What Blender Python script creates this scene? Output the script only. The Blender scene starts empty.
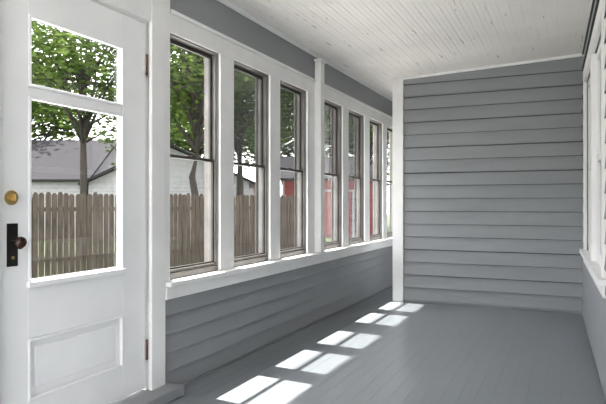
import bpy, bmesh, math, random
from mathutils import Vector, Matrix
random.seed(7)
scene = bpy.context.scene
COL = scene.collection

# ------------------------------------------------------------------ materials
def new_mat(name):
    m = bpy.data.materials.new(name); m.use_nodes = True
    nt = m.node_tree
    for n in list(nt.nodes): nt.nodes.remove(n)
    out = nt.nodes.new('ShaderNodeOutputMaterial')
    return m, nt, out

def paint(name, col, col2=None, rough=0.55, scale=(3,3,3), nscale=2.0, bump=0.15, lo=0.35, hi=0.65, spec=0.4, bscale=60):
    m, nt, out = new_mat(name)
    N, L = nt.nodes, nt.links
    b = N.new('ShaderNodeBsdfPrincipled')
    tc = N.new('ShaderNodeTexCoord'); mp = N.new('ShaderNodeMapping')
    mp.inputs['Scale'].default_value = scale
    no = N.new('ShaderNodeTexNoise'); no.inputs['Scale'].default_value = nscale; no.inputs['Detail'].default_value = 6
    cr = N.new('ShaderNodeValToRGB')
    cr.color_ramp.elements[0].position = lo; cr.color_ramp.elements[1].position = hi
    col2 = col2 or tuple(c*0.85 for c in col)
    cr.color_ramp.elements[0].color = (*col2, 1); cr.color_ramp.elements[1].color = (*col, 1)
    L.new(tc.outputs['Object'], mp.inputs['Vector']); L.new(mp.outputs['Vector'], no.inputs['Vector'])
    L.new(no.outputs['Fac'], cr.inputs['Fac']); L.new(cr.outputs['Color'], b.inputs['Base Color'])
    b.inputs['Roughness'].default_value = rough
    b.inputs['Specular IOR Level'].default_value = spec
    n2 = N.new('ShaderNodeTexNoise'); n2.inputs['Scale'].default_value = bscale; n2.inputs['Detail'].default_value = 3
    L.new(mp.outputs['Vector'], n2.inputs['Vector'])
    bp = N.new('ShaderNodeBump'); bp.inputs['Strength'].default_value = bump; bp.inputs['Distance'].default_value = 0.004
    L.new(n2.outputs['Fac'], bp.inputs['Height']); L.new(bp.outputs['Normal'], b.inputs['Normal'])
    L.new(b.outputs['BSDF'], out.inputs['Surface'])
    return m

M_WHITE = paint('white_paint', (0.85,0.845,0.84), (0.79,0.785,0.78), rough=0.45, nscale=1.5, bump=0.1)
M_DOOR  = paint('door_white_paint', (0.88,0.88,0.885), (0.83,0.83,0.835), rough=0.4, nscale=1.2, bump=0.1)
M_GRAY  = paint('gray_siding_paint', (0.278,0.289,0.302), (0.256,0.267,0.280), rough=0.5, scale=(0.7,0.7,3), nscale=2.0, bump=0.2)
M_LAP_SHADE = paint('lap_shade', (0.085,0.088,0.093), (0.06,0.062,0.066), rough=0.8)  # shadow line under each clapboard lap, painted in as a dark colour
M_FLOOR = paint('floor_paint', (0.235,0.256,0.276), (0.213,0.233,0.252), rough=0.28, scale=(2,0.6,1), nscale=1.5, bump=0.07, spec=0.6, bscale=18)
M_SASH  = paint('sash_dark_paint', (0.055,0.05,0.046), (0.035,0.031,0.028), rough=0.45)
M_TAN   = paint('sash_tan_paint', (0.17,0.158,0.147), (0.12,0.112,0.103), rough=0.5)
M_BRASS = paint('aged_brass', (0.50,0.37,0.16), (0.38,0.28,0.11), rough=0.35)
M_BRASS.node_tree.nodes['Principled BSDF'].inputs['Metallic'].default_value = 0.9
M_IRON  = paint('black_iron', (0.010,0.009,0.008), rough=0.4)
M_BROWN = paint('brown_knob', (0.04,0.018,0.013), rough=0.25)
M_HINGE = paint('rusty_hinge', (0.11,0.06,0.045), rough=0.5)
M_FENCE = paint('fence_wood', (0.047,0.036,0.027), (0.021,0.016,0.012), rough=0.9, scale=(6,6,0.8), nscale=3, spec=0.2)
M_GRASS = paint('lawn_grass', (0.05,0.075,0.022), (0.03,0.047,0.013), rough=0.9, nscale=1.5)
M_CONC  = paint('driveway_concrete', (0.48,0.47,0.455), (0.40,0.39,0.375), rough=0.85, nscale=0.8)
M_NWALL = paint('neighbor_white_siding', (0.28,0.272,0.288), (0.235,0.228,0.24), rough=0.6)
M_ROOF  = paint('shingle_roof', (0.027,0.026,0.028), (0.018,0.017,0.019), rough=0.95, nscale=6, spec=0.05)
M_RED   = paint('barn_red_paint', (0.20,0.018,0.011), (0.15,0.014,0.009), rough=0.6)
M_BARK  = paint('tree_bark', (0.035,0.028,0.022), (0.018,0.014,0.011), rough=0.95, scale=(8,8,1.5), nscale=4, bump=0.6, bscale=12)
M_DARK  = paint('dark_interior', (0.05,0.05,0.055), rough=0.7)
M_CURT  = paint('curtain_cloth', (0.28,0.285,0.295), (0.2,0.205,0.215), rough=0.9, scale=(1,14,0.4), nscale=2)

def ceiling_mat():
    m, nt, out = new_mat('peeling_ceiling_paint')
    N, L = nt.nodes, nt.links
    b = N.new('ShaderNodeBsdfPrincipled'); b.inputs['Roughness'].default_value = 0.55
    tc = N.new('ShaderNodeTexCoord')
    mp = N.new('ShaderNodeMapping'); mp.inputs['Scale'].default_value = (26, 1.6, 1)
    no = N.new('ShaderNodeTexNoise'); no.inputs['Scale'].default_value = 1.5; no.inputs['Detail'].default_value = 8; no.inputs['Roughness'].default_value = 0.65
    cr = N.new('ShaderNodeValToRGB')
    cr.color_ramp.elements[0].position = 0.64; cr.color_ramp.elements[0].color = (0,0,0,1)
    cr.color_ramp.elements[1].position = 0.68; cr.color_ramp.elements[1].color = (1,1,1,1)
    n2 = N.new('ShaderNodeTexNoise'); n2.inputs['Scale'].default_value = 1.3; n2.inputs['Detail'].default_value = 3
    cr2 = N.new('ShaderNodeValToRGB')
    cr2.color_ramp.elements[0].position = 0.3; cr2.color_ramp.elements[0].color = (0.76,0.735,0.705,1)
    cr2.color_ramp.elements[1].position = 0.7; cr2.color_ramp.elements[1].color = (0.87,0.845,0.81,1)
    mix = N.new('ShaderNodeMix'); mix.data_type = 'RGBA'
    mix.inputs['B'].default_value = (0.28,0.24,0.20,1)
    L.new(tc.outputs['Object'], mp.inputs['Vector']); L.new(mp.outputs['Vector'], no.inputs['Vector'])
    L.new(no.outputs['Fac'], cr.inputs['Fac']); L.new(cr.outputs['Color'], mix.inputs['Factor'])
    L.new(tc.outputs['Object'], n2.inputs['Vector']); L.new(n2.outputs['Fac'], cr2.inputs['Fac'])
    L.new(cr2.outputs['Color'], mix.inputs['A']); L.new(mix.outputs['Result'], b.inputs['Base Color'])
    bp = N.new('ShaderNodeBump'); bp.inputs['Strength'].default_value = 0.4; bp.inputs['Distance'].default_value = 0.003; bp.invert = True
    L.new(cr.outputs['Color'], bp.inputs['Height']); L.new(bp.outputs['Normal'], b.inputs['Normal'])
    L.new(b.outputs['BSDF'], out.inputs['Surface'])
    return m
M_CEIL = ceiling_mat()

def glass_mat(name, tint=(0.985,0.99,0.99)):
    m, nt, out = new_mat(name)
    N, L = nt.nodes, nt.links
    t = N.new('ShaderNodeBsdfTransparent'); t.inputs['Color'].default_value = (*tint,1)
    g = N.new('ShaderNodeBsdfGlossy'); g.inputs['Roughness'].default_value = 0.02
    f = N.new('ShaderNodeLayerWeight'); f.inputs['Blend'].default_value = 0.5
    pw = N.new('ShaderNodeMath'); pw.operation='POWER'; pw.inputs[1].default_value = 4.5
    ml = N.new('ShaderNodeMath'); ml.operation='MULTIPLY_ADD'; ml.inputs[1].default_value = 0.8; ml.inputs[2].default_value = 0.03
    mx = N.new('ShaderNodeMixShader')
    L.new(f.outputs['Facing'], pw.inputs[0]); L.new(pw.outputs[0], ml.inputs[0])
    L.new(ml.outputs[0], mx.inputs['Fac']); L.new(t.outputs['BSDF'], mx.inputs[1]); L.new(g.outputs['BSDF'], mx.inputs[2])
    L.new(mx.outputs['Shader'], out.inputs['Surface'])
    return m
M_GLASS = glass_mat('window_glass')

def screen_mat():
    m, nt, out = new_mat('insect_screen_mesh')
    N, L = nt.nodes, nt.links
    t = N.new('ShaderNodeBsdfTransparent')
    d = N.new('ShaderNodeBsdfDiffuse'); d.inputs['Color'].default_value = (0.10,0.10,0.105,1)
    mx = N.new('ShaderNodeMixShader'); mx.inputs['Fac'].default_value = 0.27
    L.new(t.outputs['BSDF'], mx.inputs[1]); L.new(d.outputs['BSDF'], mx.inputs[2])
    L.new(mx.outputs['Shader'], out.inputs['Surface'])
    return m
M_SCREEN = screen_mat()

def leaf_mat(name, c1, c2):
    m, nt, out = new_mat(name)
    N, L = nt.nodes, nt.links
    tc = N.new('ShaderNodeTexCoord')
    no = N.new('ShaderNodeTexNoise'); no.inputs['Scale'].default_value = 1.1; no.inputs['Detail'].default_value = 6
    cr = N.new('ShaderNodeValToRGB')
    cr.color_ramp.elements[0].position = 0.35; cr.color_ramp.elements[0].color = (*c1,1)
    cr.color_ramp.elements[1].position = 0.65; cr.color_ramp.elements[1].color = (*c2,1)
    d = N.new('ShaderNodeBsdfDiffuse'); t = N.new('ShaderNodeBsdfTranslucent')
    mx = N.new('ShaderNodeMixShader'); mx.inputs['Fac'].default_value = 0.5
    L.new(tc.outputs['Object'], no.inputs['Vector']); L.new(no.outputs['Fac'], cr.inputs['Fac'])
    L.new(cr.outputs['Color'], d.inputs['Color']); L.new(cr.outputs['Color'], t.inputs['Color'])
    L.new(d.outputs['BSDF'], mx.inputs[1]); L.new(t.outputs['BSDF'], mx.inputs[2])
    L.new(mx.outputs['Shader'], out.inputs['Surface'])
    return m
M_LEAF = leaf_mat('tree_leaves', (0.030,0.054,0.013), (0.088,0.128,0.030))

# ------------------------------------------------------------------ mesh helpers
def empty(name, loc=(0,0,0), rotz=0.0):
    o = bpy.data.objects.new(name, None); COL.objects.link(o)
    o.location = loc; o.rotation_euler = (0,0,rotz); o.empty_display_size = 0.1
    return o

def finish(name, bm, mat, parent=None, bevel=0.0, smooth=False, mat2=None):
    bmesh.ops.recalc_face_normals(bm, faces=bm.faces)
    me = bpy.data.meshes.new(name); bm.to_mesh(me); bm.free()
    o = bpy.data.objects.new(name, me); COL.objects.link(o)
    me.materials.append(mat)
    if mat2: me.materials.append(mat2)
    if smooth:
        for p in me.polygons: p.use_smooth = True
    if parent: o.parent = parent
    if bevel > 0:
        md = o.modifiers.new('bevel','BEVEL'); md.width = bevel; md.segments = 2; md.limit_method = 'ANGLE'
    return o

def add_box(bm, b):
    x0,x1,y0,y1,z0,z1 = b
    v = [bm.verts.new(p) for p in ((x0,y0,z0),(x1,y0,z0),(x1,y1,z0),(x0,y1,z0),(x0,y0,z1),(x1,y0,z1),(x1,y1,z1),(x0,y1,z1))]
    for f in ((0,3,2,1),(4,5,6,7),(0,1,5,4),(1,2,6,5),(2,3,7,6),(3,0,4,7)):
        bm.faces.new([v[i] for i in f])

def boxes(name, bl, mat, parent=None, bevel=0.0):
    bm = bmesh.new()
    for b in bl: add_box(bm, b)
    return finish(name, bm, mat, parent, bevel)

def prism(bm, prof, a, b, axis='y', dark=()):
    A=[];B=[]
    for u,z in prof:
        if axis=='y':
            A.append(bm.verts.new((u,a,z))); B.append(bm.verts.new((u,b,z)))
        else:
            A.append(bm.verts.new((a,u,z))); B.append(bm.verts.new((b,u,z)))
    n=len(prof)
    bm.faces.new(A); bm.faces.new(B[::-1])
    for i in range(n):
        f=bm.faces.new((A[i],A[(i+1)%n],B[(i+1)%n],B[i]))
        if i in dark: f.material_index=1

def clapboards(name, axis, plane, sgn, a, b, z0, z1, e, mat, parent, proud=0.022, holes=(), shade_w=0.007):
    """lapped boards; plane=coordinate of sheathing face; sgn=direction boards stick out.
    The last few mm of each board, just below the lap of the next one, are coloured dark as its shadow."""
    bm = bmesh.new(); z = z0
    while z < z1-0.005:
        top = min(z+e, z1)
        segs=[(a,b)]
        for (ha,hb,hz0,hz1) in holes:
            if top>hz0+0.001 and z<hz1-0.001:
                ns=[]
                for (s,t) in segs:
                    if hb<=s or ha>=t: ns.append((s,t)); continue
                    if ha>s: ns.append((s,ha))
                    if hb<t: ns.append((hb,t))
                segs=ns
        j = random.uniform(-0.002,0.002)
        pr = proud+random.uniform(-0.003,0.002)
        g = shade_w*random.uniform(0.6,1.3)
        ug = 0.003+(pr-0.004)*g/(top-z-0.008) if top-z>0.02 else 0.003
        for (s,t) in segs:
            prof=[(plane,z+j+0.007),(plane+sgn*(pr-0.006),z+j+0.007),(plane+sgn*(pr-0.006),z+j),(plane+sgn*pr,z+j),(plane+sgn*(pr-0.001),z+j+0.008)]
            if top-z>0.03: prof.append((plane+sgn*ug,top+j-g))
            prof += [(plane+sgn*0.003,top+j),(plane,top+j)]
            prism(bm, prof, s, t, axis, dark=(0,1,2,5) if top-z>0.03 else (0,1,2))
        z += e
    return finish(name, bm, mat, parent, mat2=M_LAP_SHADE)

def cyl(name, c, r, depth, axis, mat, parent=None, r2=None, seg=28, bevel=0.0):
    bm = bmesh.new()
    bmesh.ops.create_cone(bm, cap_ends=True, segments=seg, radius1=r, radius2=r if r2 is None else r2, depth=depth)
    rot = {'x':Matrix.Rotation(math.pi/2,4,'Y'),'y':Matrix.Rotation(-math.pi/2,4,'X'),'z':Matrix.Identity(4)}[axis]
    bmesh.ops.transform(bm, matrix=Matrix.Translation(c)@rot, verts=bm.verts)
    o = finish(name,bm,mat,parent,bevel)
    return o

def ball(name, c, r, mat, parent=None, sc=(1,1,1)):
    bm = bmesh.new()
    bmesh.ops.create_uvsphere(bm,u_segments=28,v_segments=16,radius=r)
    bmesh.ops.transform(bm, matrix=Matrix.Translation(c)@Matrix.Diagonal((*sc,1)), verts=bm.verts)
    return finish(name,bm,mat,parent,smooth=True)

def tube(bm, pts, rad, seg=10):
    rings=[]
    for i,p in enumerate(pts):
        p=Vector(p)
        d=(Vector(pts[min(i+1,len(pts)-1)])-Vector(pts[max(i-1,0)])).normalized()
        u=d.orthogonal().normalized(); w=d.cross(u)
        rings.append([bm.verts.new(p+rad[i]*(math.cos(t)*u+math.sin(t)*w)) for t in [2*math.pi*k/seg for k in range(seg)]])
    for a,b in zip(rings,rings[1:]):
        best=min(range(seg),key=lambda s:(a[0].co-b[s].co).length)
        b2=b[best:]+b[:best]
        if (a[1].co-b2[1].co).length>(a[1].co-b2[-1].co).length:
            b2=[b2[0]]+b2[1:][::-1]
        b[:]=b2
        for k in range(seg):
            bm.faces.new((a[k],a[(k+1)%seg],b[(k+1)%seg],b[k]))
    bm.faces.new(rings[0][::-1]); bm.faces.new(rings[-1])

# ------------------------------------------------------------------ layout constants
XL = -2.12          # inner face of window wall
XO = XL-0.115       # outer face
YF = 6.40           # far clapboard wall
YE = 8.70           # end of the alcove behind it
YB = -2.6           # back end behind the camera
XA = -1.70          # left end of far wall
ZS0, ZS1 = 0.55, 0.64   # stool / sill board
ZW0, ZW1 = 0.675, 2.085 # window opening
ZH = 2.215          # top of white header
def ceil_z(x): return 2.45 + (x-XL)*(0.10/2.26)
GZ = -0.60

# ------------------------------------------------------------------ floor
fl = empty('floor')
bm = bmesh.new(); x = XO
while x < 0.55:
    w=0.088
    add_box(bm,(x+0.0002,min(x+w,0.55)-0.0002,YB-0.15,YE+0.1,-0.03,0.0+random.uniform(-0.0003,0.0)))
    x+=w
finish('floor_boards',bm,M_FLOOR,fl,bevel=0.0008)
boxes('floor_deck',[(XO,0.55,YB-0.15,YE+0.1,-0.18,-0.031)],M_GRAY,fl)
boxes('foundation',[(XO+0.02,0.5,YB-0.1,YE+0.05,GZ-0.01,-0.181)],M_CONC,fl)

# ------------------------------------------------------------------ ceiling
ce = empty('ceiling')
bm = bmesh.new(); x = XL-0.02
while x < 0.42:
    w=0.076; a=x+0.003; b=min(x+w,0.42)-0.003
    za,zb=ceil_z(a),ceil_z(b)
    prism(bm,[(a-0.003,za+0.0035),(a+0.000,za),( (a+b)/2-0.002,(za+zb)/2),((a+b)/2,(za+zb)/2+0.002),((a+b)/2+0.002,(za+zb)/2),(b-0.000,zb),(b+0.003,zb+0.0035),(b+0.003,zb+0.02),(a-0.003,za+0.02)],YB-0.1,YE+0.1,'y')
    x+=w
finish('beadboard',bm,M_CEIL,ce)
bm=bmesh.new()
XE=-2.405
prism(bm,[(XE,ceil_z(XE)+0.03),(0.6,ceil_z(0.6)+0.03),(0.6,2.85),(XE,2.55)],YB-0.3,YE+0.4,'y')
finish('roof_slab',bm,M_WHITE,ce)

# ------------------------------------------------------------------ window wall (left)
wl = empty('wall_left')
WW = 0.545
WINS = [v-0.022 for v in (2.83,3.55,4.27,5.17,5.89,6.61,7.33)]
PRE  = [-2.39,-1.67,-0.95,-0.23,0.49]          # windows this side of the door, behind the camera's frame
D0,D1 = 1.68,2.60                  # door opening
alln = sorted(PRE+WINS)
boxes('lower_framing',[(XO,XL-0.0,YB,D0-0.03,0.001,ZS0),(XO,XL-0.0,D1+0.03,YE,0.001,ZS0)],M_GRAY,wl)
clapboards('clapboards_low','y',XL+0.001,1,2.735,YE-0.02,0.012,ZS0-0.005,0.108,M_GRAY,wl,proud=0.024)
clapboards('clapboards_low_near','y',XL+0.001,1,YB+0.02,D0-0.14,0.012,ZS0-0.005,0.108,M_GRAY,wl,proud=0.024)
boxes('upper_gray_board',[(XO,XL+0.004,YB,YE,ZH,2.50)],M_GRAY,wl)
posts=[]
prev=YB
for w0 in alln:
    if w0 > D1 and prev < D0: 
        posts.append((XO,XL+0.012,prev,D0-0.03,ZS0,ZW1)); prev=D1+0.03
    posts.append((XO,XL+0.012,prev,w0,ZS0,ZW1)); prev=w0+WW
posts.append((XO,XL+0.012,prev,YE,ZS0,ZW1))
boxes('window_posts',posts,M_WHITE,wl,bevel=0.004)
boxes('header_board',[(XO,XL+0.012,YB,YE,ZW1,ZH)],M_WHITE,wl,bevel=0.004)
boxes('header_cap',[(XL+0.005,XL+0.028,2.80,YE-0.01,ZH-0.022,ZH)],M_WHITE,wl,bevel=0.003)
boxes('pilaster',[(XL+0.012,XL+0.075,4.945,5.035,ZS1+0.001,2.375),(XL+0.012,XL+0.088,4.93,5.05,2.375,2.40)],M_WHITE,wl,bevel=0.004)
tr = empty('trim_1')
boxes('window_stool',[(XL-0.035,XL+0.075,2.735,YE-0.02,ZS1-0.028,ZS1)],M_WHITE,tr,bevel=0.006)
boxes('stool_apron',[(XL+0.013,XL+0.045,2.735,YE-0.02,ZS0-0.012,ZS1-0.029)],M_WHITE,tr,bevel=0.005)
t2 = empty('trim_2')
bm=bmesh.new()
cz=ceil_z(XL)
prism(bm,[(XL+0.004,cz-0.022),(XL+0.014,cz-0.022),(XL+0.03,cz-0.008),(XL+0.03,cz+0.002),(XL+0.004,cz+0.002)],YB,YE,'y')
finish('ceiling_moulding_left',bm,M_WHITE,t2)
boxes('floor_bead',[(XL+0.025,XL+0.036,2.78,YE-0.02,0.0005,0.012)],M_GRAY,t2,bevel=0.004)

def window(idx, y0, screened, rail=1.37):
    p = empty('window_%d'%idx)
    y1=y0+WW; z0,z1=ZW0,ZW1
    boxes('jamb_liner',[(XO+0.005,XL-0.004,y0+0.001,y0+0.009,z0,z1-0.001),(XO+0.005,XL-0.004,y1-0.009,y1-0.001,z0,z1-0.001),
        (XO+0.005,XL-0.004,y0+0.009,y1-0.009,z1-0.009,z1-0.001)],M_TAN,p)
    boxes('sill_base',[(XO-0.03,XL-0.004,y0+0.001,y1-0.001,z0-0.034,z0)],M_TAN,p,bevel=0.004)
    ya,yb=y0+0.010,y1-0.010
    def sash(nm,xa,xb,za,zb,fr,bot,top,mat):
        boxes(nm,[(xa,xb,ya,ya+fr,za,zb),(xa,xb,yb-fr,yb,za,zb),(xa,xb,ya+fr,yb-fr,za,za+bot),(xa,xb,ya+fr,yb-fr,zb-top,zb)],mat,p,bevel=0.002)
        boxes(nm+'_pane',[((xa+xb)/2-0.0015,(xa+xb)/2+0.0015,ya+fr-0.004,yb-fr+0.004,za+bot-0.004,zb-top+0.004)],M_GLASS,p)
    sash('upper_sash',XL-0.066,XL-0.050,rail-0.008,z1-0.010,0.018,0.018,0.025,M_SASH)
    sash('lower_sash',XL-0.046,XL-0.030,z0+0.001,rail+0.010,0.018,0.030,0.018,M_SASH)
    boxes('sash_stop',[(XL-0.029,XL-0.016,ya,ya+0.008,z0+0.001,z1-0.015),(XL-0.029,XL-0.016,yb-0.008,yb,z0+0.001,z1-0.015)],M_TAN,p,bevel=0.002)
    boxes('bottom_rail_strip',[(XL-0.029,XL-0.016,ya+0.009,yb-0.009,z0+0.001,z0+0.02)],M_TAN,p,bevel=0.002)
    boxes('sash_lock',[(XL-0.050,XL-0.032,(ya+yb)/2-0.022,(ya+yb)/2+0.022,rail+0.0105,rail+0.018)],M_HINGE,p,bevel=0.002)
    if screened:
        boxes('storm_frame',[(XO+0.006,XO+0.018,ya,ya+0.014,z0,z1-0.015),(XO+0.006,XO+0.018,yb-0.014,yb,z0,z1-0.015)],M_SASH,p)
        boxes('insect_screen',[(XO+0.012,XO+0.0135,ya+0.014,yb-0.014,rail,z1-0.016)],M_SCREEN,p)
for i,y0 in enumerate(WINS):
    window(i+1,y0, i in (1,2,3,4))
for i,y0 in enumerate(PRE):
    window(i+8,y0,False)

# ------------------------------------------------------------------ door
dr = empty('door_1')
dx0,dx1 = XL-0.042,XL+0.002
ya,yb = D0,D1
gz0,gz1=0.745,1.905
DZ0,DZ1=0.075,2.075
ga,gb=1.83,2.425
boxes('stiles_and_rails',[(dx0,dx1,ya,ga,DZ0,DZ1),(dx0,dx1,gb,yb,DZ0,DZ1),
     (dx0,dx1,ga,gb,gz1,DZ1),(dx0,dx1,ga,gb,0.505,gz0),(dx0,dx1,ga,gb,DZ0,0.235)],M_DOOR,dr,bevel=0.003)
boxes('glazing_bar',[(dx0+0.004,dx1-0.002,ga,gb,1.552,1.592)],M_DOOR,dr,bevel=0.004)
boxes('lower_panel',[(dx0+0.012,dx1-0.018,ga-0.005,gb+0.005,0.23,0.51),(dx0+0.012,dx1-0.009,ga+0.05,gb-0.05,0.28,0.46)],M_DOOR,dr,bevel=0.006)
def frame_mould(name,y0,y1,z0,z1,w=0.014):
    boxes(name,[(dx1-0.016,dx1+0.006,y0,y0+w,z0,z1),(dx1-0.016,dx1+0.006,y1-w,y1,z0,z1),(dx1-0.016,dx1+0.006,y0+w,y1-w,z0,z0+w),(dx1-0.016,dx1+0.006,y0+w,y1-w,z1-w,z1)],M_DOOR,dr,bevel=0.004)
frame_mould('glass_bead_lower',ga,gb,gz0,1.552)
frame_mould('glass_bead_upper',ga,gb,1.592,gz1)
frame_mould('panel_moulding',ga,gb,0.235,0.505)
boxes('glass_sill_moulding',[(dx1,dx1+0.02,ga-0.01,gb+0.01,gz0-0.02,gz0+0.006)],M_DOOR,dr,bevel=0.004)
boxes('door_panes',[(dx0+0.018,dx0+0.022,ga-0.004,gb+0.004,gz0-0.004,1.556),(dx0+0.018,dx0+0.022,ga-0.004,gb+0.004,1.588,gz1+0.004)],M_GLASS,dr)
boxes('lock_plate',[(dx1,dx1+0.004,1.722,1.776,0.825,1.005)],M_IRON,dr,bevel=0.002)
cyl('knob_stem',(dx1+0.022,1.749,0.925),0.010,0.04,'x',M_IRON,dr)
ball('knob',(dx1+0.052,1.749,0.925),0.027,M_BROWN,dr,(0.72,1,1))
cyl('keyhole_cover',(dx1+0.006,1.749,0.862),0.007,0.004,'x',M_BRASS,dr)
cyl('deadbolt_rose',(dx1+0.005,1.742,1.112),0.031,0.012,'x',M_BRASS,dr,bevel=0.003)
cyl('deadbolt_cylinder',(dx1+0.015,1.742,1.112),0.018,0.012,'x',M_BRASS,dr,bevel=0.002)
boxes('deadbolt_turn',[(dx1+0.02,dx1+0.036,1.737,1.747,1.097,1.127)],M_BRASS,dr,bevel=0.002)
for k,hz in enumerate((1.85,0.285)):
    cyl('hinge_pin_%d'%k,(dx1+0.008,yb+0.004,hz),0.007,0.09,'z',M_HINGE,dr)
    boxes('hinge_leaf_%d'%k,[(dx1,dx1+0.003,yb-0.016,yb,hz-0.042,hz+0.042)],M_WHITE,dr)
    ball('hinge_tip_%d'%k,(dx1+0.008,yb+0.004,hz+0.05),0.008,M_HINGE,dr)
    ball('hinge_foot_%d'%k,(dx1+0.008,yb+0.004,hz-0.05),0.008,M_HINGE,dr)
dc = empty('trim_3')
boxes('door_jambs',[(XO,XL+0.0,D0-0.029,D0-0.004,0.001,ZW1-0.001),(XO,XL+0.0,D1+0.004,D1+0.029,0.001,ZW1-0.001)],M_WHITE,dc)
boxes('door_casing',[(XL+0.013,XL+0.038,D0-0.13,D0-0.012,0.001,ZW1+0.0),(XL+0.013,XL+0.038,D1+0.012,2.733,0.001,2.43),
                     (XL+0.013,XL+0.036,D0-0.15,D1+0.011,ZW1+0.001,ZH+0.03)],M_WHITE,dc,bevel=0.004)
boxes('casing_backing',[(XL-0.1,XL+0.0125,D1+0.03,2.733,0.001,2.43)],M_WHITE,dc)
boxes('head_cap',[(XL+0.013,XL+0.055,D0-0.16,D1+0.011,ZH+0.031,ZH+0.055)],M_WHITE,dc,bevel=0.004)
boxes('corner_board',[(XL+0.013,XL+0.03,2.734,2.785,ZS1+0.001,2.43)],M_WHITE,dc,bevel=0.003)
boxes('threshold_step',[(XL-0.14,XL+0.14,D0-0.15,2.775,0.001,0.062)],M_GRAY,dc,bevel=0.008)

# ------------------------------------------------------------------ far wall and alcove
wf = empty('wall_far')
boxes('wall_core',[(XA,0.62,YF,YF+0.10,0.001,2.60),(XA,XA+0.10,YF+0.10,YE,0.001,2.60)],M_GRAY,wf)
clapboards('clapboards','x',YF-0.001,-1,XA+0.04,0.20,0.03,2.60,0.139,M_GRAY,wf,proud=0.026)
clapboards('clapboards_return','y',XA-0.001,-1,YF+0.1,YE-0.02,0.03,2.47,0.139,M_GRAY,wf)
boxes('base_strip',[(XA+0.04,0.2,YF-0.014,YF-0.001,0.001,0.03)],M_GRAY,wf)
tc_ = empty('trim_4')
boxes('corner_post',[(XA-0.075,XA+0.045,YF-0.035,YF-0.001,0.001,2.465),(XA-0.075,XA-0.002,YF,YF+0.09,0.001,2.46)],M_WHITE,tc_,bevel=0.004)
bm=bmesh.new()
A=[(XA-0.02,ceil_z(XA)),(0.16,ceil_z(0.16))]
vs=[]
for (xx,zz) in A:
    vs.append([bm.verts.new((xx,YF-0.037,zz-0.024)),bm.verts.new((xx,YF-0.0,zz-0.024)),bm.verts.new((xx,YF-0.0,zz+0.004)),bm.verts.new((xx,YF-0.037,zz+0.004))])
for k in range(4):
    bm.faces.new((vs[0][k],vs[0][(k+1)%4],vs[1][(k+1)%4],vs[1][k]))
bm.faces.new(vs[0]); bm.faces.new(vs[1][::-1])
finish('ceiling_moulding_far',bm,M_WHITE,tc_,bevel=0.004)
we = empty('wall_end')
boxes('end_core',[(XO,XA+0.1,YE,YE+0.1,0.001,2.55)],M_GRAY,we)
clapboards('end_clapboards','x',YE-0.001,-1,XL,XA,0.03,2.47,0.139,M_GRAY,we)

# ------------------------------------------------------------------ right wall (house side), runs very slightly off parallel
wr = empty('wall_right',(0.14,YF,0),0.0225)
L0=-6.60           # house wall cut short behind the camera; unseen rest left open for sky light
L1=-(YF-YB)
wins=[(-1.52,-0.58),(-2.60,-1.66)]
openz=(0.70,2.16)
boxes('core',[(0.0,0.16,-0.56,-0.002,0.001,2.60),(0.0,0.16,-3.0,-0.56,0.001,openz[0]-0.05),(0.0,0.16,-3.0,-0.56,openz[1]+0.02,2.60),
     (0.0,0.16,L0,-2.62,0.001,2.60),(0.0,0.12,L1,L0,0.001,0.50),(0.0,0.12,L1,L1+0.12,0.5,2.60)],M_GRAY,wr)
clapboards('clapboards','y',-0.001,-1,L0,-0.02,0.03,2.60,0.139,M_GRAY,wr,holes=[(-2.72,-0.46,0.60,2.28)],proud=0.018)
boxes('casing',[(-0.026,-0.001,-0.575,-0.46,0.67,2.17),(-0.026,-0.001,-2.72,-2.605,0.67,2.17),(-0.024,0.08,-1.655,-1.525,0.67,2.17),
                (-0.028,-0.001,-2.72,-0.46,2.17,2.28)],M_WHITE,wr,bevel=0.004)
boxes('stool',[(-0.055,0.08,-2.78,-0.40,0.635,0.67)],M_WHITE,wr,bevel=0.005)
boxes('apron',[(-0.026,-0.001,-2.72,-0.46,0.56,0.634)],M_WHITE,wr,bevel=0.004)
for k,(a,b) in enumerate(wins):
    p=wr
    boxes('house_sash_%d'%k,[(0.01,0.05,a,a+0.05,0.67,2.17),(0.01,0.05,b-0.05,b,0.67,2.17),(0.01,0.05,a+0.05,b-0.05,0.67,0.74),
        (0.01,0.05,a+0.05,b-0.05,2.11,2.17),(0.01,0.05,a+0.05,b-0.05,1.38,1.43)],M_WHITE,p,bevel=0.004)
    boxes('house_pane_%d'%k,[(0.028,0.031,a+0.045,b-0.045,0.73,2.12)],M_GLASS,p)
    bm=bmesh.new(); n=40; pr=[]
    for q in range(n+1):
        yy=a+(b-a)*q/n; xx=0.105+0.012*math.sin(q*1.35)
        pr.append((bm.verts.new((xx,yy,0.67)),bm.verts.new((xx,yy,2.17))))
    for q in range(n): bm.faces.new((pr[q][0],pr[q+1][0],pr[q+1][1],pr[q][1]))
    finish('curtain_%d'%k,bm,M_CURT,p,smooth=True)
boxes('room_backing',[(0.16,0.20,-3.0,-0.3,0.3,2.5)],M_DARK,wr)

# ------------------------------------------------------------------ back wall (behind the camera): unseen, left open above a low wall to admit skylight
wb = empty('wall_back')
boxes('back_framing',[(XO,0.36,YB-0.12,YB,0.001,0.45),(XO,XO+0.12,YB-0.12,YB,0.45,2.45)],M_WHITE,wb)

# ------------------------------------------------------------------ outdoors
lw = empty('lawn')
boxes('grass',[(-70,40,-30,90,GZ-0.3,GZ-0.055)],M_GRASS,lw)
boxes('bounce_pad',[(-2.29,9,-18,YB-0.2,GZ-0.0549,GZ-0.051)],M_CONC,lw)  # unseen pale slab, added to bounce daylight into the porch
boxes('driveway',[(-7.0,-2.30,-24,48,GZ-0.0499,GZ-0.046)],M_CONC)

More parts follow.
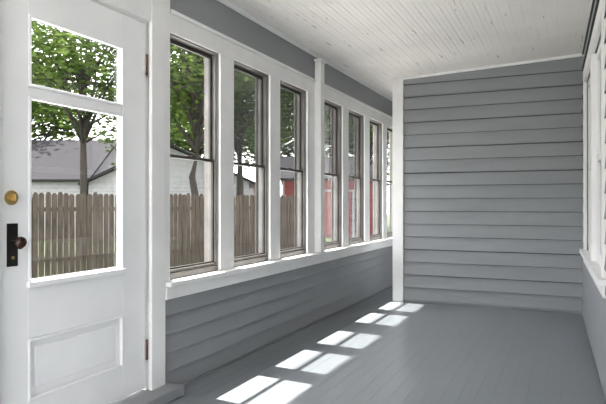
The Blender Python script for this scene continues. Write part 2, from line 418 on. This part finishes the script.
fn = empty('picket_fence')
bm=bmesh.new(); bm2=bmesh.new()
pA=Vector((-13.4,2.8,0)); pB=Vector((-7.65,18.6,0))
d=(pB-pA); L=d.length; d.normalize(); n=Vector((d.y,-d.x,0))
def obox(bm, s, w, off, th, z0, z1, dog=False, lean=0):
    c=pA+d*s+n*off
    a=c-d*w/2
    if dog:
        prof=[(0,z0),(w,z0),(w,z1-0.05),(w*0.72,z1),(w*0.28,z1),(0,z1-0.05)]
    else:
        prof=[(0,z0),(w,z0),(w,z1),(0,z1)]
    F=[];B=[]
    for (u,z) in prof:
        q=a+d*(u+lean*(z-z0))
        F.append(bm.verts.new((q.x+n.x*th/2,q.y+n.y*th/2,z))); B.append(bm.verts.new((q.x-n.x*th/2,q.y-n.y*th/2,z)))
    bm.faces.new(F); bm.faces.new(B[::-1])
    m=len(prof)
    for i in range(m): bm.faces.new((F[i],F[(i+1)%m],B[(i+1)%m],B[i]))
s=0
while s<L:
    obox(bm,s,0.122,0.03,0.02,GZ-0.02,1.33+random.uniform(-0.03,0.03),True,random.uniform(-0.008,0.008))
    s+=0.142
finish('pickets',bm,M_FENCE,fn)
for z in (-0.25,0.9):
    obox(bm2,L/2,L,-0.01,0.04,z,z+0.09)
s=0
while s<L:
    obox(bm2,s,0.1,-0.06,0.1,GZ-0.048,1.22); s+=2.4
finish('rails_and_posts',bm2,M_FENCE,fn)

def gable_house(name, loc, rot, w, dep, ez, rz, wallmat, along='x', over=0.35):
    p=empty(name,loc,rot)
    bm=bmesh.new()
    z0=0.0
    if along=='x':
        prism(bm,[(0,z0),(dep,z0),(dep,ez),(dep/2,rz-0.08),(0,ez)],0,w,'x')
    else:
        prism(bm,[(0,z0),(w,z0),(w,ez),(w/2,rz-0.08),(0,ez)],0,dep,'y')
    finish('walls',bm,wallmat,p)
    bm=bmesh.new()
    span = dep if along=='x' else w; ln = w if along=='x' else dep
    sl=(rz-ez)/(span/2)
    t=0.12
    pr=[(-over,ez-over*sl),(span/2,rz),(span+over,ez-over*sl),(span+over,ez-over*sl+t),(span/2,rz+t),(-over,ez-over*sl+t)]
    prism(bm,pr,-over,ln+over,along)
    finish('roof',bm,M_ROOF,p)
    return p
R=math.radians(24)
h1=gable_house('neighbor_house',(-25.6,18.8,GZ-0.045),R,5.4,8,2.9,5.0,M_NWALL,'x')
clapboards('front_siding','x',-0.001,-1,0,5.4,0.1,2.9,0.18,M_NWALL,h1,proud=0.03,shade_w=0.012)
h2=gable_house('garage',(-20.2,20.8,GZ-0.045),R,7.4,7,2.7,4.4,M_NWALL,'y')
clapboards('front_siding','x',-0.001,-1,0,7.4,0.1,2.7,0.18,M_NWALL,h2,proud=0.03,shade_w=0.012)
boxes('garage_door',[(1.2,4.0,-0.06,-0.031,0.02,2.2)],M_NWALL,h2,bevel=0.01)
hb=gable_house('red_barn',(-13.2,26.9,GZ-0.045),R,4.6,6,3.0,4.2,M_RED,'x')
clapboards('barn_siding','x',-0.001,-1,0,4.6,0.1,3.0,0.2,M_RED,hb,proud=0.03,shade_w=0.012)
boxes('barn_door_trim',[(1.5,1.62,-0.07,-0.031,0.0,2.3),(3.5,3.62,-0.07,-0.031,0.0,2.3),(1.5,3.62,-0.07,-0.031,2.3,2.42),(-0.05,0.07,-0.06,-0.031,0.0,3.0),(4.53,4.65,-0.06,-0.031,0,3.0)],M_NWALL,hb)

def tree(loc, h0, crown, rad, nleaf, seed, tr=0.2, leaf=0.10, ncl=34):
    rnd=random.Random(seed)
    p=empty('tree',loc)
    bm=bmesh.new()
    top=crown
    pts=[(0,0,0),(0,0,0.3)]; 
    for k in range(1,6): pts.append((rnd.uniform(-.12,.12)*k*0.5,rnd.uniform(-.12,.12)*k*0.5,top*k/5))
    tube(bm,pts,[tr*1.4,tr*1.15]+[tr*(1-0.14*k) for k in range(1,6)])
    centers=[]
    for k in range(ncl):
        th=rnd.uniform(0,2*math.pi); ph=math.acos(rnd.uniform(-0.75,1))
        rr=rad*rnd.uniform(0.45,1.0)
        c=Vector((math.cos(th)*math.sin(ph)*rr,math.sin(th)*math.sin(ph)*rr,crown+math.cos(ph)*rr*0.95))
        centers.append(c)
        base=Vector((0,0,rnd.uniform(h0,crown)))
        mid=(base+c)/2+Vector((rnd.uniform(-.3,.3),rnd.uniform(-.3,.3),rnd.uniform(0,.4)))
        tube(bm,[base,mid,c],[tr*0.38,tr*0.22,tr*0.07],6)
    finish('trunk_and_branches',bm,M_BARK,p,smooth=True)
    bm=bmesh.new()
    for k in range(nleaf):
        c=centers[rnd.randrange(len(centers))]
        g=rad*0.2
        pos=c+Vector((rnd.gauss(0,g),rnd.gauss(0,g),rnd.gauss(0,g*0.7)))
        R3=Matrix.Rotation(rnd.uniform(0,6.28),3,'Z')@Matrix.Rotation(rnd.gauss(0,0.9),3,'X')
        l=leaf*rnd.uniform(0.7,1.4)
        q=[Vector((-l,0,0)),Vector((-l*0.1,-l*0.55,0.02)),Vector((l,0,0)),Vector((-l*0.1,l*0.55,0.02))]
        bm.faces.new([bm.verts.new(pos+R3@v) for v in q])
    finish('foliage',bm,M_LEAF,p)
GT=GZ-0.044
tree((-14.4,14.6,GT),3.6,6.3,2.9,9000,1,0.16)
tree((-11.8,17.2,GT),3.4,6.6,3.0,10500,2,0.16)
tree((-12.6,21.6,GT),3.4,6.8,3.4,9500,3,0.2)
tree((-8.9,21.4,GT),3.6,7.0,3.0,9500,4)
tree((-8.8,26.6,GT),3.2,6.6,3.2,9000,5)
tree((-21.5,31.5,GT),3.0,7.2,4.5,10000,6,0.3,0.17)
tree((-30.0,25.0,GT),3.0,6.5,4.2,9000,8,0.3,0.17)
tree((-16.5,37.0,GT),3.0,7.5,4.8,9000,9,0.3,0.18)
tree((-9.5,39.0,GT),3.0,7.0,4.8,8000,10,0.3,0.18)
tree((-20.5,10.5,GT),4.2,8.0,3.2,8000,11,0.25)

# ------------------------------------------------------------------ light
w = bpy.data.worlds.new('sky'); scene.world = w; w.use_nodes=True
nt=w.node_tree; N,Lk=nt.nodes,nt.links
bg=N['Background']
sky=N.new('ShaderNodeTexSky'); sky.sky_type='NISHITA'; sky.sun_disc=False
sky.sun_elevation=math.radians(60); sky.sun_rotation=math.radians(-90); sky.air_density=1.0; sky.dust_density=3.0
sc=N.new('ShaderNodeMix'); sc.data_type='RGBA'; sc.blend_type='MULTIPLY'; sc.inputs['Factor'].default_value=1
sc.inputs['B'].default_value=(0.12,0.12,0.12,1)
Lk.new(sky.outputs['Color'],sc.inputs['A'])
mx=N.new('ShaderNodeMix'); mx.data_type='RGBA'; mx.inputs['Factor'].default_value=0.75
mx.inputs['B'].default_value=(1.0,0.99,0.98,1)
Lk.new(sc.outputs['Result'],mx.inputs['A']); Lk.new(mx.outputs['Result'],bg.inputs['Color'])
bg.inputs['Strength'].default_value=3.1

sl=bpy.data.lights.new('sun','SUN'); sl.energy=11.0; sl.angle=math.radians(1.0); sl.color=(1.0,0.97,0.92)
so=bpy.data.objects.new('sun',sl); COL.objects.link(so)
so.location=(-10,0,15)
so.rotation_euler=Vector((0.405,-0.04,-1.0)).to_track_quat('-Z','Y').to_euler()

# ------------------------------------------------------------------ camera
cam=bpy.data.cameras.new('camera'); co=bpy.data.objects.new('camera',cam); COL.objects.link(co)
co.location=(0,0,1.09); co.rotation_euler=(math.radians(90.1),0,math.radians(24.2))
cam.sensor_width=36; cam.lens=35.05; cam.clip_start=0.02; cam.clip_end=500
scene.camera=co
scene.view_settings.view_transform='Standard'
scene.view_settings.exposure=1.48
